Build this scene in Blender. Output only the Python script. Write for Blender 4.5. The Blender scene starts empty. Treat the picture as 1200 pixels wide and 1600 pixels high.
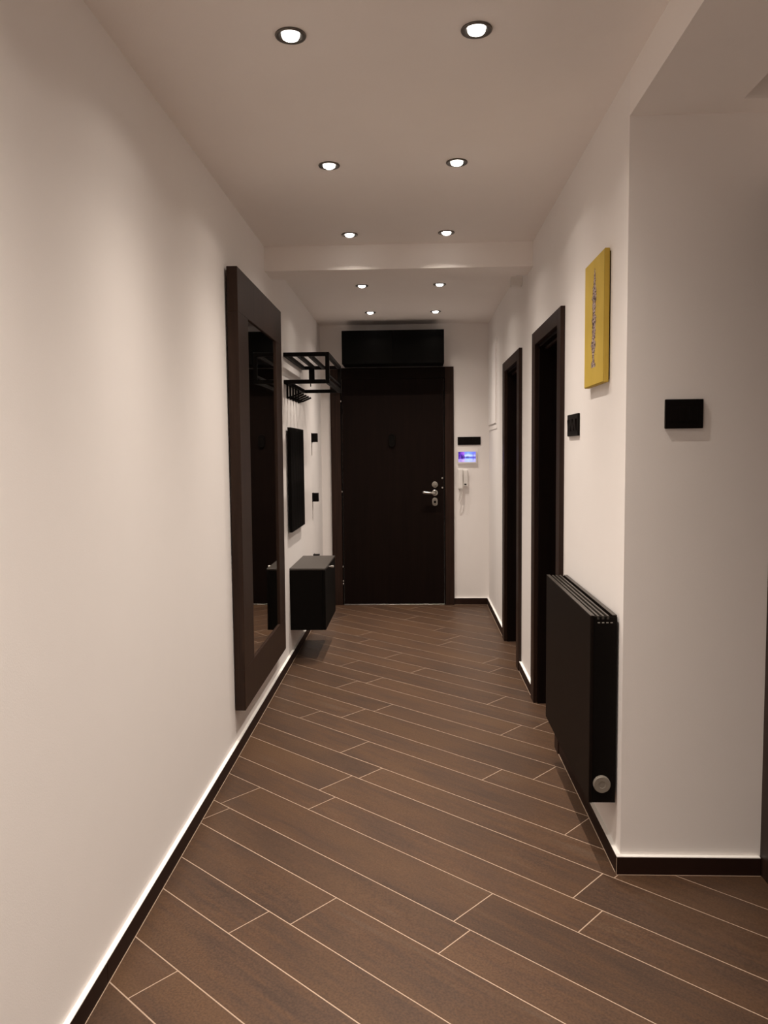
import bpy, bmesh, math, random
from mathutils import Vector, Matrix, noise

C = bpy.context.scene.collection
R3 = math.radians

# ------------------------------------------------------------------ camera
PITCH, YAW, ROLL, CAM_H, FPX = .0767, .0387, -.0104, 1.36, 1229.9
fw = Vector((-math.sin(YAW)*math.cos(PITCH), math.cos(YAW)*math.cos(PITCH), -math.sin(PITCH)))
r0 = Vector((math.cos(YAW), math.sin(YAW), 0)); u0 = r0.cross(fw)
rt = math.cos(ROLL)*r0 + math.sin(ROLL)*u0
up = math.cos(ROLL)*u0 - math.sin(ROLL)*r0
cd = bpy.data.cameras.new('camera'); cam = bpy.data.objects.new('camera', cd); C.objects.link(cam)
cam.matrix_world = Matrix(((rt.x, up.x, -fw.x, 0), (rt.y, up.y, -fw.y, 0), (rt.z, up.z, -fw.z, CAM_H), (0, 0, 0, 1)))
cd.sensor_fit = 'HORIZONTAL'; cd.sensor_width = 36; cd.lens = 36*FPX/1200; cd.clip_start = .05
bpy.context.scene.camera = cam

# ------------------------------------------------------------------ world, exposure
w = bpy.data.worlds.new('world'); bpy.context.scene.world = w; w.use_nodes = True
w.node_tree.nodes['Background'].inputs[0].default_value = (.02, .018, .016, 1)
w.node_tree.nodes['Background'].inputs[1].default_value = .3
vs = bpy.context.scene.view_settings
vs.view_transform = 'Standard'; vs.look = 'None'; vs.gamma = 1; vs.use_curve_mapping = False
vs.exposure = 0.0
LAMP_W = 113.0
LAMP_COL = (1.0, .88, .77)
LAMP_ANGLE, LAMP_BLEND = 146, .25
BEAM_SIGMA, SPILL = 19.0, .010      # gaussian beam (degrees) plus a weak wide spill, as a recessed spot gives
bpy.context.scene.cycles.max_bounces = 10
bpy.context.scene.cycles.diffuse_bounces = 7
bpy.context.scene.cycles.sample_clamp_indirect = 6
bpy.context.scene.cycles.use_denoising = True

# ------------------------------------------------------------------ room numbers (metres)
XL, XR = -.8125, .6532          # corridor walls
YN, YF = -1.9, 6.925            # wall behind the camera, wall with the entrance door
ZF, ZB, ZBEAM = 2.4855, 2.4567, 2.354
YB0, YB1 = 4.386, 4.60          # ceiling beam
YC = 2.4665                     # face of the wall beside the radiator
XS = 1.112                      # wall of the side passage
SKT, SKH = .015, .058           # skirting

# ------------------------------------------------------------------ materials
def new_mat(name):
    m = bpy.data.materials.new(name); m.use_nodes = True
    nt = m.node_tree; b = nt.nodes['Principled BSDF']
    return m, nt, b
def N(nt, t, **kw):
    n = nt.nodes.new(t)
    for k, v in kw.items(): setattr(n, k, v)
    return n
def plain(name, col, rough=.5, metal=0, spec=.5, bump=None, var=.0):
    m, nt, b = new_mat(name)
    b.inputs['Roughness'].default_value = rough; b.inputs['Metallic'].default_value = metal
    b.inputs['Specular IOR Level'].default_value = spec
    b.inputs['Base Color'].default_value = (*col, 1)
    tc = N(nt, 'ShaderNodeTexCoord')
    if var:
        nz = N(nt, 'ShaderNodeTexNoise'); nz.inputs['Scale'].default_value = 9; nz.inputs['Detail'].default_value = 4
        nt.links.new(tc.outputs['Object'], nz.inputs['Vector'])
        mx = N(nt, 'ShaderNodeMix', data_type='RGBA')
        mx.inputs[6].default_value = (*[c*(1-var) for c in col], 1); mx.inputs[7].default_value = (*[min(1, c*(1+var)) for c in col], 1)
        nt.links.new(nz.outputs['Fac'], mx.inputs[0]); nt.links.new(mx.outputs[2], b.inputs['Base Color'])
    if bump:
        nb = N(nt, 'ShaderNodeTexNoise'); nb.inputs['Scale'].default_value = bump[0]; nb.inputs['Detail'].default_value = 3
        bp = N(nt, 'ShaderNodeBump'); bp.inputs['Strength'].default_value = bump[1]; bp.inputs['Distance'].default_value = .002
        nt.links.new(tc.outputs['Object'], nb.inputs['Vector']); nt.links.new(nb.outputs['Fac'], bp.inputs['Height'])
        nt.links.new(bp.outputs['Normal'], b.inputs['Normal'])
    return m
def wood(name, c0, c1, rough=.45, axis=2, scale=60, spec=.16):
    m, nt, b = new_mat(name)
    tc = N(nt, 'ShaderNodeTexCoord'); mp = N(nt, 'ShaderNodeMapping')
    s = [scale]*3; s[axis] = scale*.04; mp.inputs['Scale'].default_value = s
    nz = N(nt, 'ShaderNodeTexNoise'); nz.inputs['Scale'].default_value = 1; nz.inputs['Detail'].default_value = 6; nz.inputs['Distortion'].default_value = .4
    cr = N(nt, 'ShaderNodeValToRGB'); cr.color_ramp.elements[0].position = .3; cr.color_ramp.elements[1].position = .72
    cr.color_ramp.elements[0].color = (*c0, 1); cr.color_ramp.elements[1].color = (*c1, 1)
    nt.links.new(tc.outputs['Object'], mp.inputs[0]); nt.links.new(mp.outputs[0], nz.inputs['Vector'])
    nt.links.new(nz.outputs['Fac'], cr.inputs[0]); nt.links.new(cr.outputs[0], b.inputs['Base Color'])
    bp = N(nt, 'ShaderNodeBump'); bp.inputs['Strength'].default_value = .12; bp.inputs['Distance'].default_value = .001
    nt.links.new(nz.outputs['Fac'], bp.inputs['Height']); nt.links.new(bp.outputs['Normal'], b.inputs['Normal'])
    b.inputs['Roughness'].default_value = rough; b.inputs['Specular IOR Level'].default_value = spec
    return m
def attr_mat(name, emit=0, rough=.6):
    m, nt, b = new_mat(name)
    a = N(nt, 'ShaderNodeVertexColor'); a.layer_name = 'print'
    nt.links.new(a.outputs['Color'], b.inputs['Base Color']); b.inputs['Roughness'].default_value = rough
    if emit:
        nt.links.new(a.outputs['Color'], b.inputs['Emission Color']); b.inputs['Emission Strength'].default_value = emit
    return m

M_wall = plain('wall_paint', (.89, .86, .84), .85, spec=.2, bump=(260, .10), var=.010)
M_ceil = plain('ceiling_paint', (.92, .88, .85), .9, spec=.15, bump=(160, .2), var=.012)
M_ledge = plain('white_caulk', (.9, .89, .86), .7)
M_grout = plain('floor_grout', (.38, .28, .205), .8, var=.08)
M_dark = plain('dark_room', (.02, .018, .017), .9)
M_wenge = wood('wenge_veneer', (.017, .0085, .006), (.036, .019, .0135), .42)
M_wenge_h = wood('wenge_veneer_across', (.017, .0085, .006), (.036, .019, .0135), .42, axis=1)
M_frame = wood('wenge_mirror_frame', (.022, .0115, .0078), (.040, .0225, .0155), .42)
M_door = wood('dark_door_veneer', (.0055, .0028, .0021), (.0088, .0044, .0032), .5, spec=.08)
M_black = plain('black_powder_coat', (.0045, .0034, .0028), .5, spec=.08, bump=(700, .15))
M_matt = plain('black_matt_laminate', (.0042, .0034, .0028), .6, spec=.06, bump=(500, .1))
M_top_lit = plain('black_lit_top', (.042, .035, .029), .42, spec=.5)  # lighter copy of the blacks: sheen on upward faces put into the colour
M_rad = plain('anthracite_enamel', (.0065, .0038, .0027), .5, spec=.09, bump=(500, .15))
M_gloss = plain('black_satin_laminate', (.0025, .0023, .002), .30, spec=.06)
M_plate = plain('black_switch_plastic', (.005, .0033, .0028), .45, spec=.1)
M_chrome = plain('brushed_chrome', (.62, .60, .56), .28, metal=1)
M_nickel = plain('satin_nickel', (.42, .39, .35), .42, metal=.9)
M_rim = plain('black_chrome_rim', (.16, .145, .13), .32, metal=.9)
M_white = plain('white_plastic', (.80, .78, .75), .4)
M_cord = plain('white_cord', (.80, .77, .73), .5)
M_cap = plain('grey_valve_cap', (.20, .175, .145), .6, bump=(120, .2))
M_screen = attr_mat('lit_screen', .85, .3)
M_yellow = plain('yellow_canvas', (.50, .34, .045), .7, bump=(400, .3), var=.1)
M_print = attr_mat('painted_canvas', 0, .7)
M_glassblk = plain('dark_viewer_glass', (.004, .004, .005), .12)
m, nt, b = new_mat('mirror_glass'); M_mirror = m
b.inputs['Base Color'].default_value = (.62, .60, .57, 1); b.inputs['Metallic'].default_value = 1; b.inputs['Roughness'].default_value = .02
m, nt, b = new_mat('lamp_glow'); M_glow = m
b.inputs['Base Color'].default_value = (1, 1, 1, 1); b.inputs['Emission Color'].default_value = (1, .96, .9, 1); b.inputs['Emission Strength'].default_value = 14

def tile_material(name, dark=1.0):
    m, nt, b = new_mat(name); L = nt.links.new
    tc = N(nt, 'ShaderNodeTexCoord'); oi = N(nt, 'ShaderNodeObjectInfo')
    off = N(nt, 'ShaderNodeVectorMath', operation='SCALE'); off.inputs[0].default_value = (13.1, 7.7, 3.3)
    L(oi.outputs['Random'], off.inputs['Scale'])
    ad = N(nt, 'ShaderNodeVectorMath', operation='ADD'); L(tc.outputs['Object'], ad.inputs[0]); L(off.outputs[0], ad.inputs[1])
    def noi(sx, sy, det, dist=0):
        mp = N(nt, 'ShaderNodeMapping'); mp.inputs['Scale'].default_value = (sx, sy, 1); L(ad.outputs[0], mp.inputs[0])
        n = N(nt, 'ShaderNodeTexNoise'); n.inputs['Scale'].default_value = 1; n.inputs['Detail'].default_value = det; n.inputs['Distortion'].default_value = dist
        L(mp.outputs[0], n.inputs['Vector']); return n
    n1 = noi(1.8, 9, 4, .6); n2 = noi(5, 55, 7, .3); n3 = noi(160, 160, 2); n4 = noi(1.3, 5, 3)
    cr = N(nt, 'ShaderNodeValToRGB'); e = cr.color_ramp.elements
    cols = [(.094, .055, .037), (.122, .069, .043), (.146, .078, .043), (.158, .097, .062)]
    cols = [tuple(c*dark for c in k) for k in cols]
    e[0].position = .30; e[0].color = (*cols[0], 1); e[1].position = .72; e[1].color = (*cols[3], 1)
    a1 = e.new(.46); a1.color = (*cols[1], 1); a2 = e.new(.58); a2.color = (*cols[2], 1)
    s = N(nt, 'ShaderNodeMath', operation='MULTIPLY_ADD'); L(n2.outputs['Fac'], s.inputs[0]); s.inputs[1].default_value = .60
    s2 = N(nt, 'ShaderNodeMath', operation='MULTIPLY_ADD'); L(n1.outputs['Fac'], s2.inputs[0]); s2.inputs[1].default_value = .62; s2.inputs[2].default_value = -.11
    L(s2.outputs[0], s.inputs[2]); L(s.outputs[0], cr.inputs[0])
    # whole-tile tone and speckle
    tone = N(nt, 'ShaderNodeMapRange'); tone.inputs[3].default_value = .92; tone.inputs[4].default_value = 1.08; L(oi.outputs['Random'], tone.inputs[0])
    spk = N(nt, 'ShaderNodeMapRange'); spk.inputs[1].default_value = .3; spk.inputs[2].default_value = .7; spk.inputs[3].default_value = .78; spk.inputs[4].default_value = 1.22
    L(n3.outputs['Fac'], spk.inputs[0])
    mu = N(nt, 'ShaderNodeMath', operation='MULTIPLY'); L(tone.outputs[0], mu.inputs[0]); L(spk.outputs[0], mu.inputs[1])
    rust = N(nt, 'ShaderNodeMapRange'); rust.inputs[1].default_value = .52; rust.inputs[2].default_value = .70; L(n4.outputs['Fac'], rust.inputs[0])
    mx = N(nt, 'ShaderNodeMix', data_type='RGBA'); L(rust.outputs[0], mx.inputs[0]); L(cr.outputs[0], mx.inputs[6]); mx.inputs[7].default_value = (.158*dark, .086*dark, .046*dark, 1)
    sc = N(nt, 'ShaderNodeVectorMath', operation='SCALE'); L(mx.outputs[2], sc.inputs[0]); L(mu.outputs[0], sc.inputs['Scale'])
    L(sc.outputs[0], b.inputs['Base Color'])
    b.inputs['Roughness'].default_value = .46; b.inputs['Specular IOR Level'].default_value = .28
    bp = N(nt, 'ShaderNodeBump'); bp.inputs['Strength'].default_value = .15; bp.inputs['Distance'].default_value = .001
    L(n2.outputs['Fac'], bp.inputs['Height']); L(bp.outputs['Normal'], b.inputs['Normal'])
    return m
M_tile = tile_material('brown_wood_look_tile', .53)
M_skirt = plain('dark_skirting_tile', (.022, .010, .007), .5, spec=.15, var=.3)

# ------------------------------------------------------------------ mesh helpers
def obj(name, bm, mat, parent=None, smooth=False, kind=None):
    me = bpy.data.meshes.new(name); bmesh.ops.recalc_face_normals(bm, faces=bm.faces); bm.to_mesh(me); bm.free()
    if mat: me.materials.append(mat)
    if smooth:
        for p in me.polygons: p.use_smooth = True
    o = bpy.data.objects.new(name, me); C.objects.link(o)
    if parent:
        o.parent = parent
        o.matrix_parent_inverse = world_of(parent).inverted()
    if kind: o['kind'] = kind
    return o
def world_of(o):
    mw = o.matrix_basis.copy()
    if o.parent: mw = world_of(o.parent) @ o.matrix_parent_inverse @ mw
    return mw
def add_box(bm, x0, x1, y0, y1, z0, z1, bev=0, seg=1):
    t = bmesh.new()
    v = [t.verts.new(p) for p in ((x0, y0, z0), (x1, y0, z0), (x1, y1, z0), (x0, y1, z0), (x0, y0, z1), (x1, y0, z1), (x1, y1, z1), (x0, y1, z1))]
    for f in ((0, 3, 2, 1), (4, 5, 6, 7), (0, 1, 5, 4), (1, 2, 6, 5), (2, 3, 7, 6), (3, 0, 4, 7)): t.faces.new([v[i] for i in f])
    if bev: bmesh.ops.bevel(t, geom=list(t.edges), offset=bev, segments=seg, affect='EDGES', profile=.7)
    me = bpy.data.meshes.new('t'); t.to_mesh(me); t.free(); bm.from_mesh(me); bpy.data.meshes.remove(me)
    return bm
def box(name, mat, parent, x0, x1, y0, y1, z0, z1, bev=.0015, kind=None):
    return obj(name, add_box(bmesh.new(), min(x0, x1), max(x0, x1), min(y0, y1), max(y0, y1), min(z0, z1), max(z0, z1), bev), mat, parent, kind=kind)
def boxes(name, mat, parent, lst, bev=0, kind=None):
    bm = bmesh.new()
    for q in lst: add_box(bm, *q, bev)
    return obj(name, bm, mat, parent, kind=kind)
def add_tube(bm, pts, r, n=10, caps=True):
    pts = [Vector(p) for p in pts]; rings = []
    rs = r if isinstance(r, (list, tuple)) else [r]*len(pts)
    prev = None
    for i, p in enumerate(pts):
        t = (pts[min(i+1, len(pts)-1)] - pts[max(i-1, 0)]).normalized()
        a = (t.orthogonal() if prev is None else (prev - t*prev.dot(t))).normalized(); prev = a
        c = t.cross(a)
        rings.append([bm.verts.new(p + rs[i]*(math.cos(2*math.pi*k/n)*a + math.sin(2*math.pi*k/n)*c)) for k in range(n)])
    for A, B in zip(rings, rings[1:]):
        for k in range(n): bm.faces.new((A[k], A[(k+1) % n], B[(k+1) % n], B[k]))
    if caps: bm.faces.new(rings[0][::-1]); bm.faces.new(rings[-1])
    return bm
def add_lathe(bm, prof, cx, cy, cz, axis='z', n=32, sx=1, sy=1, stretch=0):
    """profile of (radius, height) spun about an axis; stretch lengthens it vertically into a capsule"""
    rings = []
    for r, h in prof:
        ring = []
        for k in range(n):
            a = 2*math.pi*(k+.5)/n; p, q = r*math.cos(a), r*math.sin(a)
            q += stretch if math.sin(a) > 0 else -stretch
            if axis == 'z': v = (cx+p, cy+q, cz+h)
            elif axis == 'y': v = (cx+p, cy+h, cz+q)
            else: v = (cx+h, cy+p, cz+q)
            ring.append(bm.verts.new(v))
        rings.append(ring)
    for A, B in zip(rings, rings[1:]):
        for k in range(n): bm.faces.new((A[k], A[(k+1) % n], B[(k+1) % n], B[k]))
    if prof[0][0] > 1e-5: bm.faces.new(rings[0][::-1])
    if prof[-1][0] > 1e-5: bm.faces.new(rings[-1])
    bmesh.ops.remove_doubles(bm, verts=bm.verts, dist=1e-6)
    return bm
def thing(name, loc, label, cat, group=None, kind=None):
    o = bpy.data.objects.new(name, None); C.objects.link(o); o.location = loc; o.empty_display_size = .1
    o['label'] = label; o['category'] = cat
    if group: o['group'] = group
    if kind: o['kind'] = kind
    return o
def tag(o, label, cat, group=None):
    o['label'] = label; o['category'] = cat
    if group: o['group'] = group
    return o
def lab(o, s): o['label'] = s; return o

# ------------------------------------------------------------------ floor, tile by tile
ANG = R3(139); E = Vector((math.cos(ANG), math.sin(ANG))); NN = Vector((-E.y, E.x)); PL = 1.149; G = .0021
def clip(poly, f):
    out = []
    for i, p in enumerate(poly):
        q = poly[(i+1) % len(poly)]; a, b_ = f(p), f(q)
        if a >= 0: out.append(p)
        if (a >= 0) != (b_ >= 0): out.append(p + (q-p)*(a/(a-b_)))
    return out
X0, X1, Y0, Y1 = XL, 1.112, YN, YF
floor = boxes('floor', M_grout, None, [(XL, 1.112, YN, YF, -.06, -.0005)], kind='structure')
# boundaries of the courses measured across the planks: narrow and wide ones alternate; the end joint of each
courses = [(-.917, -1.061, 1.760), (-1.061, -1.247, 1.15), (-1.247, -1.393, 1.795), (-1.393, -1.577, 1.698), (-1.577, -1.721, 1.297),
 (-1.721, -1.916, 1.358), (-1.916, -2.059, 1.065), (-2.059, -2.247, 1.163), (-2.247, -2.390, 1.123), (-2.390, -2.575, 1.385),
 (-2.575, -2.721, 1.880), (-2.721, -2.902, 1.725), (-2.902, -3.052, 1.667), (-3.052, -3.235, 2.119), (-3.235, -3.386, 2.052),
 (-3.386, -3.566, 2.437), (-3.566, -3.715, 1.996), (-3.715, -3.892, 2.355), (-3.892, -4.037, 2.788), (-4.037, -4.212, 2.939),
 (-4.212, -4.360, 2.30), (-4.360, -4.545, 3.511), (-4.545, -4.690, 2.62), (-4.690, -4.875, 3.05), (-4.875, -5.02, 2.75), (-5.02, -5.205, 3.3),
 (-5.205, -5.35, 3.75), (-5.35, -5.535, 3.1), (-5.535, -5.68, 3.5), (-5.68, -5.865, 3.9)]
n0, k = -.917, 0
rnd = random.Random(4)
while n0 < 2.2:
    wd = .186 if k % 2 == 0 else .144
    courses.append((n0+wd, n0, rnd.uniform(0, PL))); n0 += wd; k += 1
for (na, nb, ej) in courses:
    for j in range(-7, 8):
        e0 = ej + j*PL + G; e1 = ej + (j+1)*PL - G; a, b_ = nb+G, na-G
        if na > -1.0 and na > -.9 and (e0 > 6 or e1 < -6): continue
        poly = [E*e0+NN*a, E*e1+NN*a, E*e1+NN*b_, E*e0+NN*b_]
        for f in (lambda p: p.x-X0, lambda p: X1-p.x, lambda p: p.y-Y0, lambda p: Y1-p.y):
            poly = clip(poly, f)
            if len(poly) < 3: break
        if len(poly) < 3: continue
        # leave out whole pieces buried in the wall right of the corridor
        if min(p.x for p in poly) > XR+.02 and min(p.y for p in poly) > YC+.02 and not any(p.x < XR+.16 for p in poly): continue
        ar = abs(sum(poly[i].x*poly[(i+1) % len(poly)].y - poly[(i+1) % len(poly)].x*poly[i].y for i in range(len(poly))))/2
        if ar < 1e-4: continue
        cc = E*((e0+e1)/2) + NN*((a+b_)/2)
        bm = bmesh.new(); ca, sa = math.cos(-ANG), math.sin(-ANG)
        def loc(p):
            d = p-cc; return (d.x*ca-d.y*sa, d.x*sa+d.y*ca)
        pp = [loc(p) for p in poly]
        top = [bm.verts.new((*q, 0)) for q in pp]; bot = [bm.verts.new((*q, -.008)) for q in pp]
        tf = bm.faces.new(top); bm.faces.new(bot[::-1])
        for i in range(len(pp)): bm.faces.new((top[i], bot[i], bot[(i+1) % len(pp)], top[(i+1) % len(pp)]))
        o = obj('tile', bm, M_tile, None)
        o.location = (cc.x, cc.y, rnd.uniform(0, .0003)); o.rotation_euler = (0, 0, ANG); o.parent = floor

# ------------------------------------------------------------------ walls and ceiling
T = .16
boxes('wall_left', M_wall, None, [(XL-T, XL, YN-T, YF+T, -.06, 2.75)], kind='structure')
boxes('wall_far', M_wall, None, [(XL, XR+T, YF, YF+T, -.06, 2.75)], kind='structure')
boxes('wall_near', M_wall, None, [(XL, XS+T, YN-T, YN, -.06, 2.75)], kind='structure')
D3 = (3.535, 4.19, 1.915); D2 = (4.90, 5.575, 1.915)       # clear openings (near, far, height)
boxes('wall_right', M_wall, None, [
    (XR, XR+T, YC, D3[0], -.06, 2.75), (XR, XR+T, D3[1], D2[0], -.06, 2.75), (XR, XR+T, D2[1], YF, -.06, 2.75),
    (XR, XR+T, D3[0], D3[1], D3[2], 2.75), (XR, XR+T, D2[0], D2[1], D2[2], 2.75),
    (XR+T, XS+T, YC, YC+.12, -.06, 2.75)], kind='structure')
boxes('wall_side', M_wall, None, [(XS, XS+T, YN, 1.28, -.06, 2.75), (XS, XS+T, 2.38, YC, -.06, 2.75), (XS, XS+T, 1.28, 2.38, 2.08, 2.75), (XS+T-.02, XS+T, 1.28, 2.38, -.06, 2.08)], kind='structure')
boxes('ceiling', M_ceil, None, [
    (XL, XR, YN, YB0, ZF, 2.6), (XL, XR, YB0, YB1, ZBEAM, 2.6), (XL, XR, YB1, YF, ZB, 2.6),
    (XR, .949, YN, YC, ZBEAM, 2.8), (.949, XS, 2.369, YC, ZBEAM, 2.8), (.949, XS, YN, 2.369, 2.72, 2.8)], kind='structure')

# skirting: tile pieces, each capped by a white ledge of plaster
def skirting(name, along, fixed, sgn, a0, a1, start=None):
    r = thing(name, (0, 0, 0), 'x', 'x', kind='structure'); del r['label']; del r['category']
    p = a0 if start is None else start
    while p > a0: p -= PL
    while p < a1-.002:
        s, e = max(p+.001, a0), min(p+PL-.001, a1)
        if e-s > .01:
            q = sorted((fixed, fixed+sgn*SKT))
            if along == 'y': box('tile', M_skirt, r, q[0], q[1], s, e, -.001, SKH, .0008)
            else: box('tile', M_skirt, r, s, e, q[0], q[1], -.001, SKH, .0008)
        p += PL
    q = sorted((fixed, fixed+sgn*(SKT-.0008)))
    bm = bmesh.new()
    if along == 'y': add_box(bm, q[0], q[1], a0+.001, a1-.001, SKH-.002, SKH+.0022)
    else: add_box(bm, a0+.001, a1-.001, q[0], q[1], SKH-.002, SKH+.0022)
    obj('ledge', bm, M_ledge, r)
    if name == 'baseboard_side': box('grout_joint', M_grout, r, XR-SKT-.0012, XR-SKT+.0008, YC-SKT-.0012, YC-SKT+.0008, .001, SKH-.003, 0)
    # fine grout line where the skirting meets the floor
    q = sorted((fixed+sgn*SKT, fixed+sgn*(SKT+.002)))
    bm = bmesh.new()
    if along == 'y': add_box(bm, q[0], q[1], a0, a1, -.002, .0012)
    else: add_box(bm, a0, a1, q[0], q[1], -.002, .0012)
    obj('grout_line', bm, M_grout, r)
skirting('baseboard_left', 'y', XL, 1, YN, YF-.001, 1.90)
skirting('baseboard_right', 'y', XR, -1, YC+.0006, 3.459, YC)
skirting('baseboard_right.001', 'y', XR, -1, 4.29, 4.80)
skirting('baseboard_right.002', 'y', XR, -1, 5.69, YF-SKT)
skirting('baseboard_far', 'x', YF, -1, .349, XR)
skirting('baseboard_side', 'x', YC, -1, XR-SKT, XS-.02)

# ------------------------------------------------------------------ inner doors in the right wall
def side_door(name, y0, y1, h, o0, o1, oh, label):
    r = thing(name, (XR, (y0+y1)/2, 0), label, 'door', kind='structure')
    XC = XR-.02
    # architrave
    box('casing', M_wenge, r, XC, XR+.001, o0, y0+.008, 0, oh)
    box('casing', M_wenge, r, XC, XR+.001, y1-.008, o1, 0, oh)
    box('casing', M_wenge_h, r, XC, XR+.001, y0+.008, y1-.008, h-.008, oh)
    # jamb lining inside the wall
    box('jamb', M_door, r, XR+.001, XR+T+.02, y0, y0+.022, 0, h)
    box('jamb', M_door, r, XR+.001, XR+T+.02, y1-.022, y1, 0, h)
    box('jamb', M_door, r, XR+.001, XR+T+.02, y0+.022, y1-.022, h-.022, h)
    box('door_stop', M_wenge_h, r, XR+.03, XR+.045, y0+.022, y1-.022, h-.034, h-.022)
    lf = box('leaf', M_door, r, XR+T-.03, XR+T+.01, y0+.025, y1-.025, .006, h-.025)
    bm = bmesh.new(); add_lathe(bm, [(.024, 0), (.024, -.008), (.01, -.009), (.01, -.045)], XR+T-.03, y0+.09, 1.0, 'x', 20)
    add_tube(bm, [(XR+T-.072, y0+.085, 1.0), (XR+T-.074, y0+.14, 1.0), (XR+T-.072, y0+.21, .998)], .008)
    obj('handle', bm, M_nickel, lf)
side_door('door_2', D3[0], D3[1], D3[2], 3.46, 4.286, 1.976, 'dark wenge framed doorway on the right wall nearest the radiator')
side_door('door_3', D2[0], D2[1], D2[2], 4.805, 5.688, 1.972, 'dark wenge framed doorway on the right wall nearest the entrance door')
r = thing('door_4', (XS, 1.8, 0), 'dark door frame at the right edge of the picture beside the skirting corner', 'door', kind='structure')
box('casing', M_wenge, r, XS-.018, XS, 2.37, YC-.002, 0, 2.15)
box('casing', M_wenge, r, XS-.018, XS, 1.20, 1.29, 0, 2.15)
box('casing', M_wenge_h, r, XS-.018, XS, 1.29, 2.37, 2.07, 2.15)
lf = box('leaf', M_door, r, XS+.03, XS+.07, 1.285, 2.375, .006, 2.075)
bm = bmesh.new(); add_lathe(bm, [(.024, 0), (.024, -.008), (.01, -.009), (.01, -.045)], XS+.03, 1.37, 1.0, 'x', 20)
add_tube(bm, [(XS-.012, 1.365, 1.0), (XS-.014, 1.42, 1.0), (XS-.012, 1.49, .998)], .008)
obj('handle', bm, M_nickel, lf)

# ------------------------------------------------------------------ entrance door
r = thing('door_1', (-.18, YF, 0), 'dark brown entrance door at the end of the corridor', 'door', kind='structure')
YJ = YF-.022
box('casing', M_wenge, r, -.728, -.640, YJ, YF, 0, 2.087, .002)
box('casing', M_wenge, r, .272, .348, YJ, YF, 0, 2.087, .002)
box('casing', M_door, r, -.640, .272, YJ+.001, YF, 1.991, 2.087, .0005)
box('jamb', M_black, r, -.640, -.629, YJ+.010, YF, 0, 1.995, .001)
box('jamb', M_black, r, .262, .272, YJ+.010, YF, 0, 1.995, .001)
lf = box('leaf', M_door, r, -.626, .260, YJ+.004, YF, .012, 1.990, .002)
box('threshold', M_rim, r, -.628, .262, YJ-.006, YF, -.001, .008, .001)
for z in (1.80, 1.01, .345, .215, .19):
    bm = bmesh.new(); add_tube(bm, [(-.6345, YJ+.001, z-.008), (-.6345, YJ+.001, z+.008)], .0042, 10); obj('hinge', bm, M_chrome, r, True)
for z in (1.122, 1.038):
    bm = bmesh.new(); add_lathe(bm, [(.008, .004), (.008, -.004), (.005, -.006), (0, -.007)], .246, YJ+.004, z, 'y', 16); obj('bolt_cap', bm, M_chrome, lf, True)
def rose(z, stretch=0, rr=.0265):
    bm = bmesh.new(); add_lathe(bm, [(rr, 0), (rr, -.006), (rr-.003, -.009), (rr*.55, -.010), (rr*.5, -.008), (0, -.008)], .181, YJ+.004, z, 'y', 36, stretch=stretch); return bm
obj('escutcheon', rose(1.066), M_nickel, lf)
bm = rose(.915, .013, .0235); kp = obj('escutcheon', bm, M_nickel, lf)
bm = add_box(bmesh.new(), .171, .191, YJ-.009, YJ-.004, .905, .925, .002); obj('keyhole', bm, M_black, lf)
bm = bmesh.new(); add_lathe(bm, [(.012, -.009), (.012, -.016), (0, -.016)], .181, YJ+.004, 1.066, 'y', 20); add_box(bm, .171, .191, YJ-.016, YJ-.010, 1.062, 1.070); obj('turn_knob', bm, M_nickel, lf)
bm = rose(.995)
add_tube(bm, [(.181, YJ-.004, .995), (.181, YJ-.04, .995), (.168, YJ-.05, .995), (.13, YJ-.052, .996), (.085, YJ-.052, 1.0), (.073, YJ-.05, 1.001)], [.010, .010, .010, .010, .012, .009], 14)
obj('lever_handle', bm, M_chrome, lf, True)
bm = bmesh.new(); add_lathe(bm, [(.029, 0), (.029, -.010), (.026, -.014), (.020, -.014), (.018, -.010), (0, -.010)], -.192, YJ+.004, 1.456, 'y', 32, stretch=.030)
pv = obj('door_viewer', bm, M_black, lf)

# cabinet above the entrance door
r = thing('overhead_cabinet', (-.17, 6.80, 2.10), 'black overhead cupboard mounted above the entrance door', 'cabinet')
cx0, cx1, cy, cz0, cz1 = -.597, .257, 6.65, 2.092, 2.368
box('carcass', M_gloss, r, cx0, cx1, cy+.018, YF, cz0, cz1, .001)
xm = (cx0+cx1)/2
for a, b_ in ((cx0, xm-.001), (xm+.001, cx1)):
    d = box('door', M_gloss, r, a, b_, cy, cy+.017, cz0+.002, cz1, .001)

# ------------------------------------------------------------------ right wall fittings: meter cupboard flap
r = thing('electrical_panel', (XR, 6.56, 1.9), 'flush white electrical cupboard flap near the far right corner', 'cupboard')
box('surround', M_wall, r, XR-.004, XR, 6.24, 6.86, 1.53, 2.235, .001)
box('door', M_wall, r, XR-.011, XR-.004, 6.275, 6.85, 1.575, 2.20, .001)
r = tag(boxes('junction_box', M_white, None, [(.585, XR, 4.80, 4.86, 2.338, 2.39)], bev=.004), 'small off-white box high on the right wall just behind the ceiling beam', 'junction box')

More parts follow.
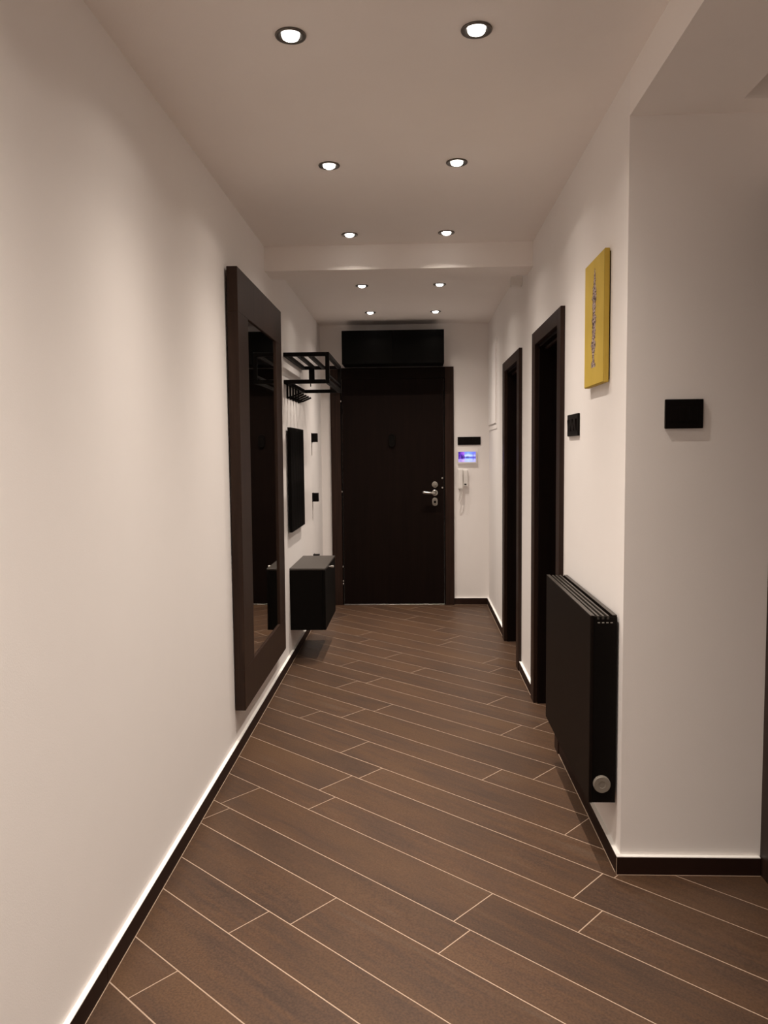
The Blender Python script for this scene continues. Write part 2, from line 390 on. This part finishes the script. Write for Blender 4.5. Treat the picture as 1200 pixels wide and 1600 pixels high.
# ------------------------------------------------------------------ ceiling downlights
def downlight(x, y, z, label, grp, flip):
    t = thing('downlight', (x, y, z), label, 'downlight', grp)
    bm = bmesh.new(); add_lathe(bm, [(.030, -.0002), (.0415, -.0002), (.0425, -.002), (.0412, -.0052), (.037, -.0058), (.030, -.0035), (.022, -.0012), (.0205, -.0008)], x, y, z, 'z', 40)
    for f in [f for f in bm.faces if len(f.verts) > 6]: bm.faces.remove(f)
    rg = obj('rim', bm, M_rim, t, True)
    bm = bmesh.new(); add_lathe(bm, [(.0235, -.001), (.0238, -.004), (.0215, -.0085), (.0160, -.0118), (.008, -.0138), (0, -.0142)], x, y, z, 'z', 32)
    ob = obj('lens', bm, M_glow, t, True)
    ld = bpy.data.lights.new('downlight_lamp', 'SPOT'); ld.energy = LAMP_W; ld.color = LAMP_COL
    ld.spot_size = R3(LAMP_ANGLE); ld.spot_blend = LAMP_BLEND; ld.shadow_soft_size = .005
    ld.use_nodes = True; nt = ld.node_tree; em = nt.nodes['Emission']
    ge = N(nt, 'ShaderNodeNewGeometry'); sp_ = N(nt, 'ShaderNodeSeparateXYZ'); nt.links.new(ge.outputs['Incoming'], sp_.inputs[0])
    def mth(op, a, b_=None):
        q = N(nt, 'ShaderNodeMath', operation=op)
        for i_, v in enumerate((a, b_)):
            if v is None: continue
            if isinstance(v, (int, float)): q.inputs[i_].default_value = v
            else: nt.links.new(v, q.inputs[i_])
        return q.outputs[0]
    th = mth('ARCCOSINE', mth('MINIMUM', mth('ABSOLUTE', sp_.outputs['Z']), 1.0))
    g_ = mth('EXPONENT', mth('MULTIPLY', mth('POWER', th, 2), -1/(2*R3(BEAM_SIGMA)**2)))
    nt.links.new(mth('ADD', g_, SPILL), em.inputs['Strength'])
    lo = bpy.data.objects.new('lamp', ld); C.objects.link(lo); lo.location = (0, 0, -.036); lo.parent = t
    return t
rows_f = [(2.21, 'nearest the camera', 1), (3.182, 'in the second row from the camera', 1), (4.174, 'just before the ceiling beam', 1)]
rows_b = [(5.30, 'just behind the ceiling beam', 1), (6.31, 'nearest the overhead cupboard', 1)]
for y, where, _ in rows_f:
    for x, s in ((-.325, 'left'), (.176, 'right')):
        downlight(x, y, ZF, 'lit dark-rimmed ceiling downlight, %s of the pair %s' % (s, where), 'ceiling downlights', 1)
for y, where, _ in rows_b:
    for x, s in ((-.336, 'left'), (.178, 'right')):
        downlight(x, y, ZB, 'lit dark-rimmed ceiling downlight, %s of the pair %s' % (s, where), 'ceiling downlights', 1)
for y, where in ((1.235, 'just above and behind the camera'), (.26, 'two rows behind the picture edge'), (-.72, 'in the row at the near wall')):
    for x, s in ((-.325, 'left'), (.176, 'right')):
        downlight(x, y, ZF, 'lit ceiling downlight, %s of the pair %s' % (s, where), 'ceiling downlights', 1)

# ------------------------------------------------------------------ mirror on the left wall
r = thing('wall_mirror', (XL, 4.0, .2), 'tall mirror in a wide dark wenge frame on the left wall', 'mirror')
r.rotation_euler = (0, .0045, 0)
MX = XL+.049; y0, y1, z0, z1 = 3.43, 4.55, .206, 2.163; iy0, iy1, iz0, iz1 = 3.64, 4.37, .392, 1.972
bpy.context.view_layer.update()
def rb(name, mat, *q, bev=.0015):
    o = boxes(name, mat, None, [q], bev); o.parent = r
    for v in o.data.vertices: v.co -= Vector(r.location)
    return o
rb('frame_rail', M_frame, XL+.002, MX, y0, y1, iz1, z1)
rb('frame_rail', M_frame, XL+.002, MX, y0, y1, z0, iz0)
rb('frame_stile', M_frame, XL+.002, MX, y0, iy0, iz0, iz1)
rb('frame_stile', M_frame, XL+.002, MX, iy1, y1, iz0, iz1)
rb('mirror_glass', M_mirror, XL+.010, MX-.008, iy0-.003, iy1+.003, iz0-.003, iz1+.003, bev=0)
rb('back_board', M_door, XL+.003, XL+.009, iy0-.003, iy1+.003, iz0-.003, iz1+.003, bev=0)

# ------------------------------------------------------------------ coat rack
r = thing('coat_rack', (XL, 5.35, 1.8), 'black square-tube hat and coat rack on the left wall beside the mirror', 'coat rack')
K = .0245; xa, xb = XL+.001, -.525; ya, yb = 4.95, 5.775; zt, zl = 1.983, 1.814
for ya_ in (ya, yb-K):
    for z in (zt, zl): box('rail', M_black, r, xa+K, xb-K, ya_, ya_+K, z-K, z)
for x in (xa, xb-K):
    for z in (zt, zl): box('rail', M_black, r, x, x+K, ya, yb, z-K, z)
for ya_ in (ya, yb-K): box('post', M_black, r, xb-K, xb, ya_, ya_+K, zl, zt-K)
for x in (-.735, -.665): box('slat', M_black, r, x, x+K, ya+K, yb-K, zt-K+.002, zt-.002)
box('rail', M_black, r, xb-.014, xb-.002, ya+K, yb-K, 1.835, 1.849)
bm = add_box(bmesh.new(), -.752, -.712, 5.70, 5.722, 1.865, zt-K, .001); add_tube(bm, [(-.741, 5.711, 1.87), (-.741, 5.711, 1.832)], .0035, 8)
obj('hanging_hook', bm, M_black, r)
for i in range(5):
    y = 4.975+.118*i
    bm = add_box(bmesh.new(), XL+.012, XL+.022, y, y+.022, 1.700, zl-K, .001)
    pts = [(XL+.014, y+.011, 1.703), (XL+.05, y+.011, 1.712), (XL+.105, y+.011, 1.735)]
    add_tube(bm, pts, [.0062, .0062, .0062], 8)
    obj('hook', bm, M_black, r)

# slatted black panel below the rack
r = thing('wall_panel', (XL, 5.29, .85), 'black slatted rectangular panel on the left wall below the coat rack', 'wall panel')
for z in (.93, 1.44): box('rail', M_black, r, XL, XL+.010, 5.12, 5.50, z, z+.04, .001)
ns = 13; p0, p1 = 4.995, 5.588; st = (p1-p0)/ns
for i in range(ns): box('slat', M_matt, r, XL+.010, XL+.031, p0+i*st, p0+(i+1)*st-.008, .848, 1.520, .0015)

# wall blocks
for z0, z1, lb in ((1.438, 1.512, 'upper small black block hook on the left wall beside the entrance door'),
                   (.965, 1.037, 'middle small black block hook on the left wall beside the entrance door'),
                   (.482, .545, 'lowest small black block hook just showing behind the shoe cabinet top')):
    t = thing('wall_hook', (XL, 6.26, z0), lb, 'wall hook', 'black block hooks by the entrance door')
    box('back_plate', M_plate, t, XL, XL+.006, 6.232, 6.292, z0, z1, .001)
    box('block', M_plate, t, XL+.006, XL+.047, 6.238, 6.286, z0+.002, z1-.002, .002)

# shoe cabinet
r = thing('shoe_cabinet', (XL, 5.35, .21), 'black wall-hung shoe cabinet on the left wall below the slatted panel', 'cabinet')
sx, sy0, sy1, sz0, sz1 = -.580, 5.03, 5.665, .205, .610
box('carcass', M_matt, r, XL, sx-.018, sy0, sy1, sz0, sz1-.014, .001)
box('top', M_top_lit, r, XL, sx+.001, sy0-.001, sy1+.001, sz1-.012, sz1, .001)  # board coloured lighter than the carcass to paint the light on it
fr = box('flap_door', M_matt, r, sx-.017, sx, sy0+.001, sy1-.001, sz0, sz1-.015, .001)
bm = bmesh.new(); add_tube(bm, [(sx, 5.26, .588), (sx+.012, 5.26, .588), (sx+.013, 5.26, .588), (sx+.032, 5.26, .588)], [.005, .005, .009, .009], 14)
obj('knob', bm, M_chrome, fr)

# ------------------------------------------------------------------ far wall fittings
def keys(parent, n, mk): 
    for i in range(n): mk(i)
t = thing('switch_plate', (.48, YF, 1.445), 'long black switch plate on the far wall above the lit door monitor', 'light switch')
box('plate', M_plate, t, .382, .582, YF-.009, YF, 1.410, 1.480, .002)
for i in range(6): box('rocker', M_plate, t, .400+i*.0275, .400+i*.0275+.026, YF-.012, YF-.009, 1.422, 1.468, .001)
r = thing('door_monitor', (.465, YF, 1.30), 'white video door monitor with a lit violet skyline screen on the far wall', 'door monitor')
box('housing', M_white, r, .380, .548, YF-.022, YF, 1.247, 1.357, .004)
def grid_print(name, mat, parent, nu, nv, place, fn, lin_in=False):
    bm = bmesh.new(); vs_ = [[bm.verts.new(place(i/nu, j/nv)) for i in range(nu+1)] for j in range(nv+1)]
    cl = bm.loops.layers.float_color.new('print')
    for j in range(nv):
        for i in range(nu):
            f = bm.faces.new((vs_[j][i], vs_[j][i+1], vs_[j+1][i+1], vs_[j+1][i])); c = fn((i+.5)/nu, (j+.5)/nv); c = lin(c) if lin_in else c
            for l in f.loops: l[cl] = (*c, 1)
    me = bpy.data.meshes.new(name); bm.to_mesh(me); bm.free(); me.materials.append(mat)
    o = bpy.data.objects.new(name, me); C.objects.link(o); o.parent = parent; o.matrix_parent_inverse = world_of(parent).inverted()
    return o
def lin(c): return tuple(max(0, q)**2.2 for q in c)
def mixc(a, b_, t): t = max(0, min(1, t)); return tuple(p+(q-p)*t for p, q in zip(a, b_))
rs = random.Random(7); bl = []
for i in range(11): u = .17+i*.018; bl.append((u, u+.014, rs.uniform(.10, .26)))
for i in range(9): u = .44+i*.019; bl.append((u, u+.012, rs.uniform(.04, .14)))
for u in (.64, .68, .72, .76, .92, .95): bl.append((u, u+.014, rs.uniform(.02, .07)))
bl += [(.835, .865, .26)]
def screen(u, v):
    sky = mixc((.45, .62, .98), (.36, .30, .85), abs(u-.58)*1.7); sky = mixc(sky, (.80, .88, 1.0), max(0, 1-abs(v-.62)*4-abs(u-.55)*1.2))
    if u < .35: sky = mixc((.18, .07, .52), (.62, .38, .9), u/.35+.3*noise.noise(Vector((u*9, v*7, 0))))
    if v < .3: sky = mixc(sky, (.85, .88, 1.0), .5)
    sky = mixc(sky, (.9, .8, 1.0), .35*max(0, noise.noise(Vector((u*6, v*5, 3)))))
    for a, b_, h in bl:
        if a <= u <= b_ and (.46-h*1.1 <= v <= .46+h*1.4): return mixc((.07, .05, .35), (.16, .14, .55), noise.noise(Vector((u*60, v*40, 1)))+.3)
    if abs(v-.46) < .03: return mixc(sky, (.35, .22, .6), .7)
    return sky
grid_print('screen', M_screen, r, 80, 46, lambda u, v: (.3865+u*.151, YF-.0226, 1.262+v*.088), screen, True)

t = thing('switch_plate', (.827, YC, 1.465), 'black switch plate alone on the wall at the right edge of the picture', 'light switch')
box('plate', M_plate, t, .770, .885, YC-.010, YC, 1.421, 1.510, .0015)
for i in range(3): box('rocker', M_plate, t, .786+i*.028, .786+i*.028+.0265, YC-.0115, YC-.010, 1.443, 1.488, .0006)
t = thing('switch_plate', (XR, 3.24, 1.46), 'black switch plate with ribbed keys between the yellow canvas and the nearest doorway', 'light switch')
box('plate', M_plate, t, XR-.009, XR, 3.14, 3.35, 1.415, 1.503, .0015)
for i in range(5):
    y = 3.165+i*.034
    bm = bmesh.new(); v = [bm.verts.new(p) for p in ((XR-.009, y, 1.435), (XR-.009, y+.031, 1.435), (XR-.009, y+.031, 1.483), (XR-.009, y, 1.483), (XR-.014 if i % 2 else XR-.011, y, 1.436), (XR-.014 if i % 2 else XR-.011, y+.031, 1.436), (XR-.0105 if i % 2 else XR-.014, y+.031, 1.482), (XR-.0105 if i % 2 else XR-.014, y, 1.482))]
    for f in ((0, 3, 2, 1), (4, 5, 6, 7), (0, 1, 5, 4), (1, 2, 6, 5), (2, 3, 7, 6), (3, 0, 4, 7)): bm.faces.new([v[k] for k in f])
    obj('rocker', bm, M_plate, t)

# intercom handset
r = thing('intercom_phone', (.425, YF, 1.1), 'cream wall intercom telephone with handset and looped cord under the door monitor', 'intercom')
b0 = box('base', M_white, r, .384, .470, YF-.030, YF, 1.045, 1.196, .006)
for z in (1.176, 1.161, 1.146): box('speaker_slot', M_nickel, b0, .440, .457, YF-.0308, YF-.0298, z, z+.003, 0)
lab(box('button', M_plate, b0, .437, .456, YF-.036, YF-.029, 1.062, 1.073, .001), 'black door release button')
box('key_panel', M_white, b0, .434, .462, YF-.0325, YF-.0295, 1.052, 1.188, .001)
bm = bmesh.new()
hp = [(.400, YF-.050, 1.028), (.400, YF-.052, 1.05), (.400, YF-.060, 1.115), (.400, YF-.052, 1.18), (.400, YF-.050, 1.203)]
add_box(bm, .379, .424, YF-.056, YF-.030, 1.145, 1.205, .009, 2); add_box(bm, .379, .424, YF-.056, YF-.030, 1.022, 1.082, .009, 2); add_box(bm, .382, .421, YF-.060, YF-.042, 1.03, 1.197, .007, 2)
obj('handset', bm, M_white, r)
bm = bmesh.new(); pts = []
ctrl = [(.398, 1.030), (.396, .985), (.386, .945), (.384, .925), (.392, .918), (.402, .925), (.414, .960), (.418, 1.00), (.420, 1.045)]
def cr_spline(P, n):
    out = []
    for i in range(len(P)-1):
        a, b_, c, d = P[max(i-1, 0)], P[i], P[i+1], P[min(i+2, len(P)-1)]
        for k in range(n):
            t = k/n
            out.append(tuple(.5*(2*b_[q]+(c[q]-a[q])*t+(2*a[q]-5*b_[q]+4*c[q]-d[q])*t*t+(3*b_[q]-a[q]-3*c[q]+d[q])*t**3) for q in (0, 1)))
    out.append(P[-1]); return out
sp = cr_spline(ctrl, 26)
for i, (x, z) in enumerate(sp):
    a = i*.95; pts.append((x+.0022*math.cos(a), YF-.045+.0022*math.sin(a), z))
add_tube(bm, pts, .0022, 6); obj('cord', bm, M_cord, r, True)

# ------------------------------------------------------------------ yellow canvas
r = thing('wall_art', (XR, 2.765, 1.8), 'narrow yellow canvas with a grey crackled vertical streak on the right wall', 'canvas')
py0, py1, pz0, pz1, px = 2.668, 2.962, 1.583, 2.020, .631
box('backing', M_wenge, r, .6485, XR, py0+.008, py1-.008, pz0+.008, pz1-.008, .001)
box('canvas_block', M_yellow, r, px, .6485, py0, py1, pz0, pz1, .002)
def art(u, v):     # u from the far edge to the near edge, v upward
    uc = .50 + .05*noise.noise(Vector((0, v*3.1, 5))) + .05*(v-.5)
    wd = (.052+.045*noise.noise(Vector((2, v*11, 1)))+.02*math.exp(-((v-.70)/.05)**2))*(1 if .14 < v < .72 else max(0, 1-max(v-.72, 0)*4.2) if v > .72 else 0)*1.35
    n1 = noise.noise(Vector((u*17, v*38, 0))); n2 = noise.noise(Vector((u*34, v*70, 4)))
    y = mixc((.60, .42, .058), (.70, .50, .080), .5+.6*noise.noise(Vector((u*4, v*5, 8))))
    d = abs(u-uc)
    if wd > .006 and d < wd*(1+.5*n1):
        c = mixc((.45, .33, .30), (.62, .52, .48), .5+n2)
        if abs(n1) < .12: c = (.07, .04, .05)
        elif n2 > .30: c = (.20, .09, .12)
        return c
    if wd > .006 and d < wd*(1.25+.5*n1): return (.17, .10, .05)
    if .2 < v < .8 and d < .16 and n1 > .62: return (.25, .15, .04)
    return y
grid_print('painted_face', M_print, r, 56, 150, lambda u, v: (px-.0006, py1-.003-u*(py1-py0-.006), pz0+.003+v*(pz1-pz0-.006)), art)

# ------------------------------------------------------------------ radiator
r = thing('radiator', (.6, 2.95, .2), 'flat-fronted dark radiator with a slotted top grille on the right wall', 'radiator')
RX0, RX1, RY0, RY1, RZ0, RZ1 = .560, .646, 2.507, 3.345, .212, .829
box('front_panel', M_rad, r, RX0, RX0+.012, RY0, RY1, RZ0, RZ1, .002)
box('top_edge_sheen', M_top_lit, r, RX0+.0005, RX0+.0135, RY0+.0005, RY1-.0005, RZ1, RZ1+.0015, 0)  # added strip: sheen along the front panel's top, painted as lighter colour
box('top_edge_sheen', M_top_lit, r, RX1-.0145, RX1-.0005, RY0+.0065, RY1-.0065, RZ1, RZ1+.0015, 0)  # same painted sheen added along the back panel
box('side_panel', M_black, r, RX0+.012, RX1, RY0+.003, RY0+.006, RZ0, RZ1-.004, .0008)
box('side_panel', M_black, r, RX0+.012, RX1, RY1-.006, RY1-.003, RZ0, RZ1-.004, .0008)
box('back_panel', M_rad, r, RX1-.014, RX1, RY0+.006, RY1-.006, RZ0+.02, RZ1, .001)
box('core', M_black, r, RX0+.02, RX1-.02, RY0+.03, RY1-.03, RZ0+.02, RZ1-.06, .002)
gx = RX0+.012
for i in range(3):
    x = gx+.010+i*.0155
    box('grille_bar', M_top_lit, r, x, x+.007, RY0+.002, RY1-.002, RZ1-.012, RZ1, .0006)  # bars in the lighter tone that paints them as lit from above
for i in range(4): 
    x = gx+.012+i*.0135
    lab(box('clip', M_chrome, r, x, x+.007, RY0+.0015, RY0+.0032, RZ1-.024, RZ1-.021, 0), 'tiny bright slot in the radiator side')
bm = bmesh.new(); add_lathe(bm, [(.0275, .003), (.0275, -.007), (.0255, -.0095), (.012, -.0095), (.010, -.0085), (0, -.0085)], .601, RY0, .276, 'y', 40)
lab(obj('valve_cap', bm, M_cap, r), 'round grey cap low on the radiator side')
for y in (2.75, 3.12): box('bracket', M_black, r, RX1-.001, XR-.0004, y, y+.03, .35, .75, 0)
for y in (3.22, 3.27):
    bm = bmesh.new(); add_tube(bm, [(.60, y, RZ0+.03), (.60, y, .15), (.608, y, .13), (XR-.0165, y, .128)], .0085, 12); obj('pipe', bm, M_black, r, True)
